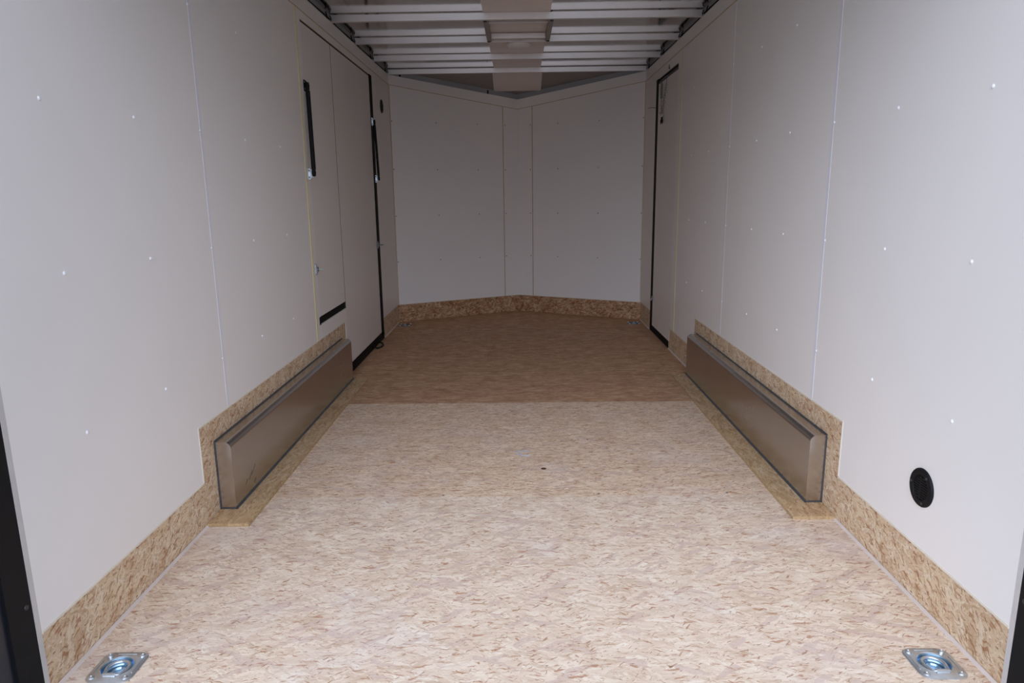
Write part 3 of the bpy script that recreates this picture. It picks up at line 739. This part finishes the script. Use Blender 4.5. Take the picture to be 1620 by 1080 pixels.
# ------------------------------------------------------------------ floor strips and wheel well covers
def well(s, y0, y1, sy0, sy1, lab, lab2):
    sw = 0.1385; tb = 0.0546; H = 0.2523; h0 = 0.011; r = 0.023
    xi = s*X
    O = (xi, 0, 0); I = (-s, 0, 0)
    st = MB().slab([(0.0005, 0), (sw, 0), (sw, h0), (0.0005, h0)], O, I, (0,0,1), (0,1,0), sy0, sy1).build('floor_strip', M['osb_strip'])
    tag(st, lab2, 'board strip', 'strand board strips under the wheel covers')
    MB().slab([(sw, 0.0005), (sw+0.0006, 0.0005), (sw+0.0006, h0-0.0006), (sw, h0-0.0006)], O, I, (0,0,1), (0,1,0), sy0, sy1).build('sawn_edge', M['osb_edge'], st)
    MB().slab([(0.0005, 0.0005), (sw, 0.0005), (sw, h0-0.0006), (0.0005, h0-0.0006)], O, I, (0,0,1), (0,1,0), sy0-0.0006, sy0).build('sawn_end', M['osb_edge'], st)
    t = thing('wheel_well_cover', lab, 'wheel cover', (xi - s*tb/2, (y0+y1)/2, h0), 'metal wheel well covers')
    arc = [(tb - r + r*math.sin(math.radians(a)), H - r + r*math.cos(math.radians(a))) for a in range(0, 91, 10)]
    outer = [(0.0, H)] + arc + [(tb, h0)]
    th = 0.0018
    arc2 = [(tb - r + (r-th)*math.sin(math.radians(a)), H - r + (r-th)*math.cos(math.radians(a))) for a in range(90, -1, -10)]
    inner = [(tb-th, h0)] + arc2 + [(0.0, H-th)]
    o = MB().slab(outer + inner, O, I, (0,0,1), (0,1,0), y0, y1).build('shell', M['stainless'], t, True)
    endp = [(0.001, h0)] + [(0.001, H-th)] + arc2[::-1] + [(tb-th, h0)]
    MB().slab(endp, O, I, (0,0,1), (0,1,0), y0+0.0008, y0+0.003).build('end_plate', M['stainless'], t)
    MB().slab(endp, O, I, (0,0,1), (0,1,0), y1-0.005, y1-0.003).build('end_plate', M['stainless'], t)
    # sealant along wall, floor and ends
    q = MB()
    q.slab([(-0.0005, H), (0.0045, H), (0.003, H+0.003), (-0.0005, H+0.005)], O, I, (0,0,1), (0,1,0), y0-0.002, y1+0.002)
    q.slab([(tb, h0), (tb+0.005, h0), (tb+0.002, h0+0.005), (tb, h0+0.009)], O, I, (0,0,1), (0,1,0), y0-0.003, y1+0.003)
    q.slab([(-0.0005, h0), (tb+0.004, h0), (tb+0.002, h0+0.004), (-0.0005, h0+0.004)], O, I, (0,0,1), (0,1,0), y0-0.003, y0+0.003)
    q.slab([(-0.0005, h0), (0.0028, h0), (0.0028, H+0.003), (-0.0005, H+0.003)], O, I, (0,0,1), (0,1,0), y0-0.003, y0+0.003)
    q.build('sealant_bead', M['sealant'], t)
    if s < 0:
        for (ya, za, yb, zb, w_) in ((0.985, 0.058, 1.005, 0.072, 0.0022), (1.02, 0.062, 1.05, 0.085, 0.003), (1.045, 0.07, 1.085, 0.098, 0.0018), (1.06, 0.035, 1.08, 0.042, 0.003)):
            sxw = xi - s*(tb + 0.0006)
            MB().slab([(ya, za), (yb, zb - w_), (yb, zb + w_), (ya, za + w_)], (sxw, 0, 0), (0,1,0), (0,0,1), I, -0.0006, 0.0).build('scuff_mark', M['scuff'], o)
well(-1, 0.8915, 2.6244, 0.7787, 2.6323, 'long low stainless wheel well cover along the left wall', 'narrow strand board strip under the left wheel well cover')
well(1, 0.9103, 2.6639, 0.8014, 2.6753, 'long low stainless wheel well cover along the right wall', 'narrow strand board strip under the right wheel well cover')

# ------------------------------------------------------------------ tie-down rings
def tie_ring(x, y, label, far, rot=0):
    t = thing('tie_down_ring', label, 'tie-down ring', (x, y, 0), 'recessed floor tie-down rings')
    m_plate = M['zinc_dark'] if far else M['zinc']
    m_dish = M['zinc_dark'] if far else M['zinc_blue']
    N = 40; w = 0.106
    # plate as a ring between a rounded square and the dish rim
    sq = []
    R0 = rrect(w, w, 0.022, 9)
    def edge_at(a):
        dx, dy = math.cos(a), math.sin(a); best = None
        for i in range(len(R0)):
            p, q = R0[i], R0[(i+1) % len(R0)]
            ex, ey = q[0]-p[0], q[1]-p[1]; det = dx*(-ey) - dy*(-ex)
            if abs(det) < 1e-12: continue
            tt = (p[0]*(-ey) - p[1]*(-ex))/det; uu = (dx*p[1] - dy*p[0])/det
            if tt > 0 and -1e-6 <= uu <= 1+1e-6: best = tt if best is None else max(best, tt)
        return best
    bm = bmesh.new(); NN = 72
    loops = []
    prof = [(1.0, 0.0), (1.0, 0.0018), (0.965, 0.0032)]
    angs = [2*math.pi*(k+0.5)/NN for k in range(NN)]
    for sc_, z in prof: loops.append([bm.verts.new((x + math.cos(a)*edge_at(a)*sc_, y + math.sin(a)*edge_at(a)*sc_, z)) for a in angs])
    for rr, z in ((0.0385, 0.0034), (0.036, 0.0046), (0.034, 0.0032)): loops.append([bm.verts.new((x + math.cos(a)*rr, y + math.sin(a)*rr, z)) for a in angs])
    for A, B in zip(loops, loops[1:]):
        for k in range(NN): bm.faces.new((A[k], A[(k+1) % NN], B[(k+1) % NN], B[k]))
    mb = MB(); mb.bm.free(); mb.bm = bm
    plate = mb.build('plate', m_plate, t, True)
    MB().lathe([(0.034, 0.0032), (0.031, -0.008), (0.027, -0.0125), (0.021, -0.013), (0.0185, -0.0105), (0.0165, -0.010), (0.0135, -0.0135), (0, -0.0145)], (x, y, 0), (0,0,1), 48).build('dish', m_dish, t, True)
    # D-shaped ring lying in the dish and its hinge strap
    pts = []
    for k in range(25):
        a = math.radians(-32 + 244*k/24); pts.append((x + 0.0245*math.cos(a), y + 0.0245*math.sin(a) + 0.001, -0.0025 + 0.003*(1-math.sin(a))*0.5))
    pts.append((x - 0.019, y - 0.028, 0.0015)); pts.append((x + 0.019, y - 0.028, 0.0015))
    MB().tube(pts, 0.0042, 10, True).build('ring', m_plate, t, True)
    MB().slab([(-0.006, 0.0), (-0.0052, 0.0055), (-0.002, 0.0075), (0.002, 0.0075), (0.0052, 0.0055), (0.006, 0.0)], (x-0.014, y-0.0310, 0.0015), (0,1,0), (0,0,1), (1,0,0), 0, 0.028).build('hinge_strap', m_plate, t, bevel=0.001)
    for sx in (-1, 1):
        for sy in (-1, 1):
            MB().lathe([(0.0068, 0.0032), (0.0064, 0.0052), (0.0045, 0.0068), (0.0022, 0.0072), (0.0016, 0.006), (0, 0.006)], (x + sx*0.0385, y + sy*0.0385, 0), (0,0,1), 14).build('screw_head', M['zinc'] if not far else M['screw'], t, True)
    for k in range(4):
        if k == 3: continue
        a = k*math.pi/2
        u = Vector((math.cos(a), math.sin(a), 0)); v = Vector((-u.y, u.x, 0))
        c = Vector((x, y, 0.0026)) + u*0.0445
        MB().tube([c - v*0.022, c + v*0.022], 0.0016, 8).build('pressed_rib', m_plate, plate, True)
tie_ring(*RINGS[0], 'shiny recessed tie-down ring in the near left corner of the floor', False)
tie_ring(*RINGS[1], 'shiny recessed tie-down ring in the near right corner of the floor', False)
tie_ring(*RINGS[2], 'small dull tie-down ring in the far left corner of the floor', True)
tie_ring(*RINGS[3], 'small dull tie-down ring in the far right corner of the floor', True)

# ------------------------------------------------------------------ rear frame
for s, nm in ((-1, 'trim_8'), (1, 'trim_9')):
    a, b = sorted((s*X, s*(X+0.05)))
    e_ = struct(MB().box((a, -0.0145, -0.02), (b, -0.0005, 2.05)).build(nm, M['edge']))
    a, b = sorted((s*(X+0.001), s*(X+0.09)))
    j = MB().box((a, -0.082, -0.08), (b, -0.0145, 2.05)).build('rear_jamb', M['black'], e_)
    for zz in (0.226, 1.0, 1.7):
        MB().lathe([(0.006, 0), (0.005, 0.002), (0, 0.003)], (s*(X+0.001), -0.030, zz), (-s,0,0), 12).build('bolt_head', M['darksteel'], j, True)
    a, b = sorted((s*(X+0.008), s*(X+0.10)))
    MB().box((a, -0.16, -0.12), (b, -0.082, 2.05)).build('jamb_flange', M['navy'], e_)
hd = struct(MB().box((-X-0.10, -0.13, 2.045), (X+0.10, -0.02, 2.16)).build('trim_10', M['black']))
sl = struct(MB().box((-X-0.10, -0.13, -0.12), (X+0.10, -0.052, -0.004)).build('trim_11', M['black']))
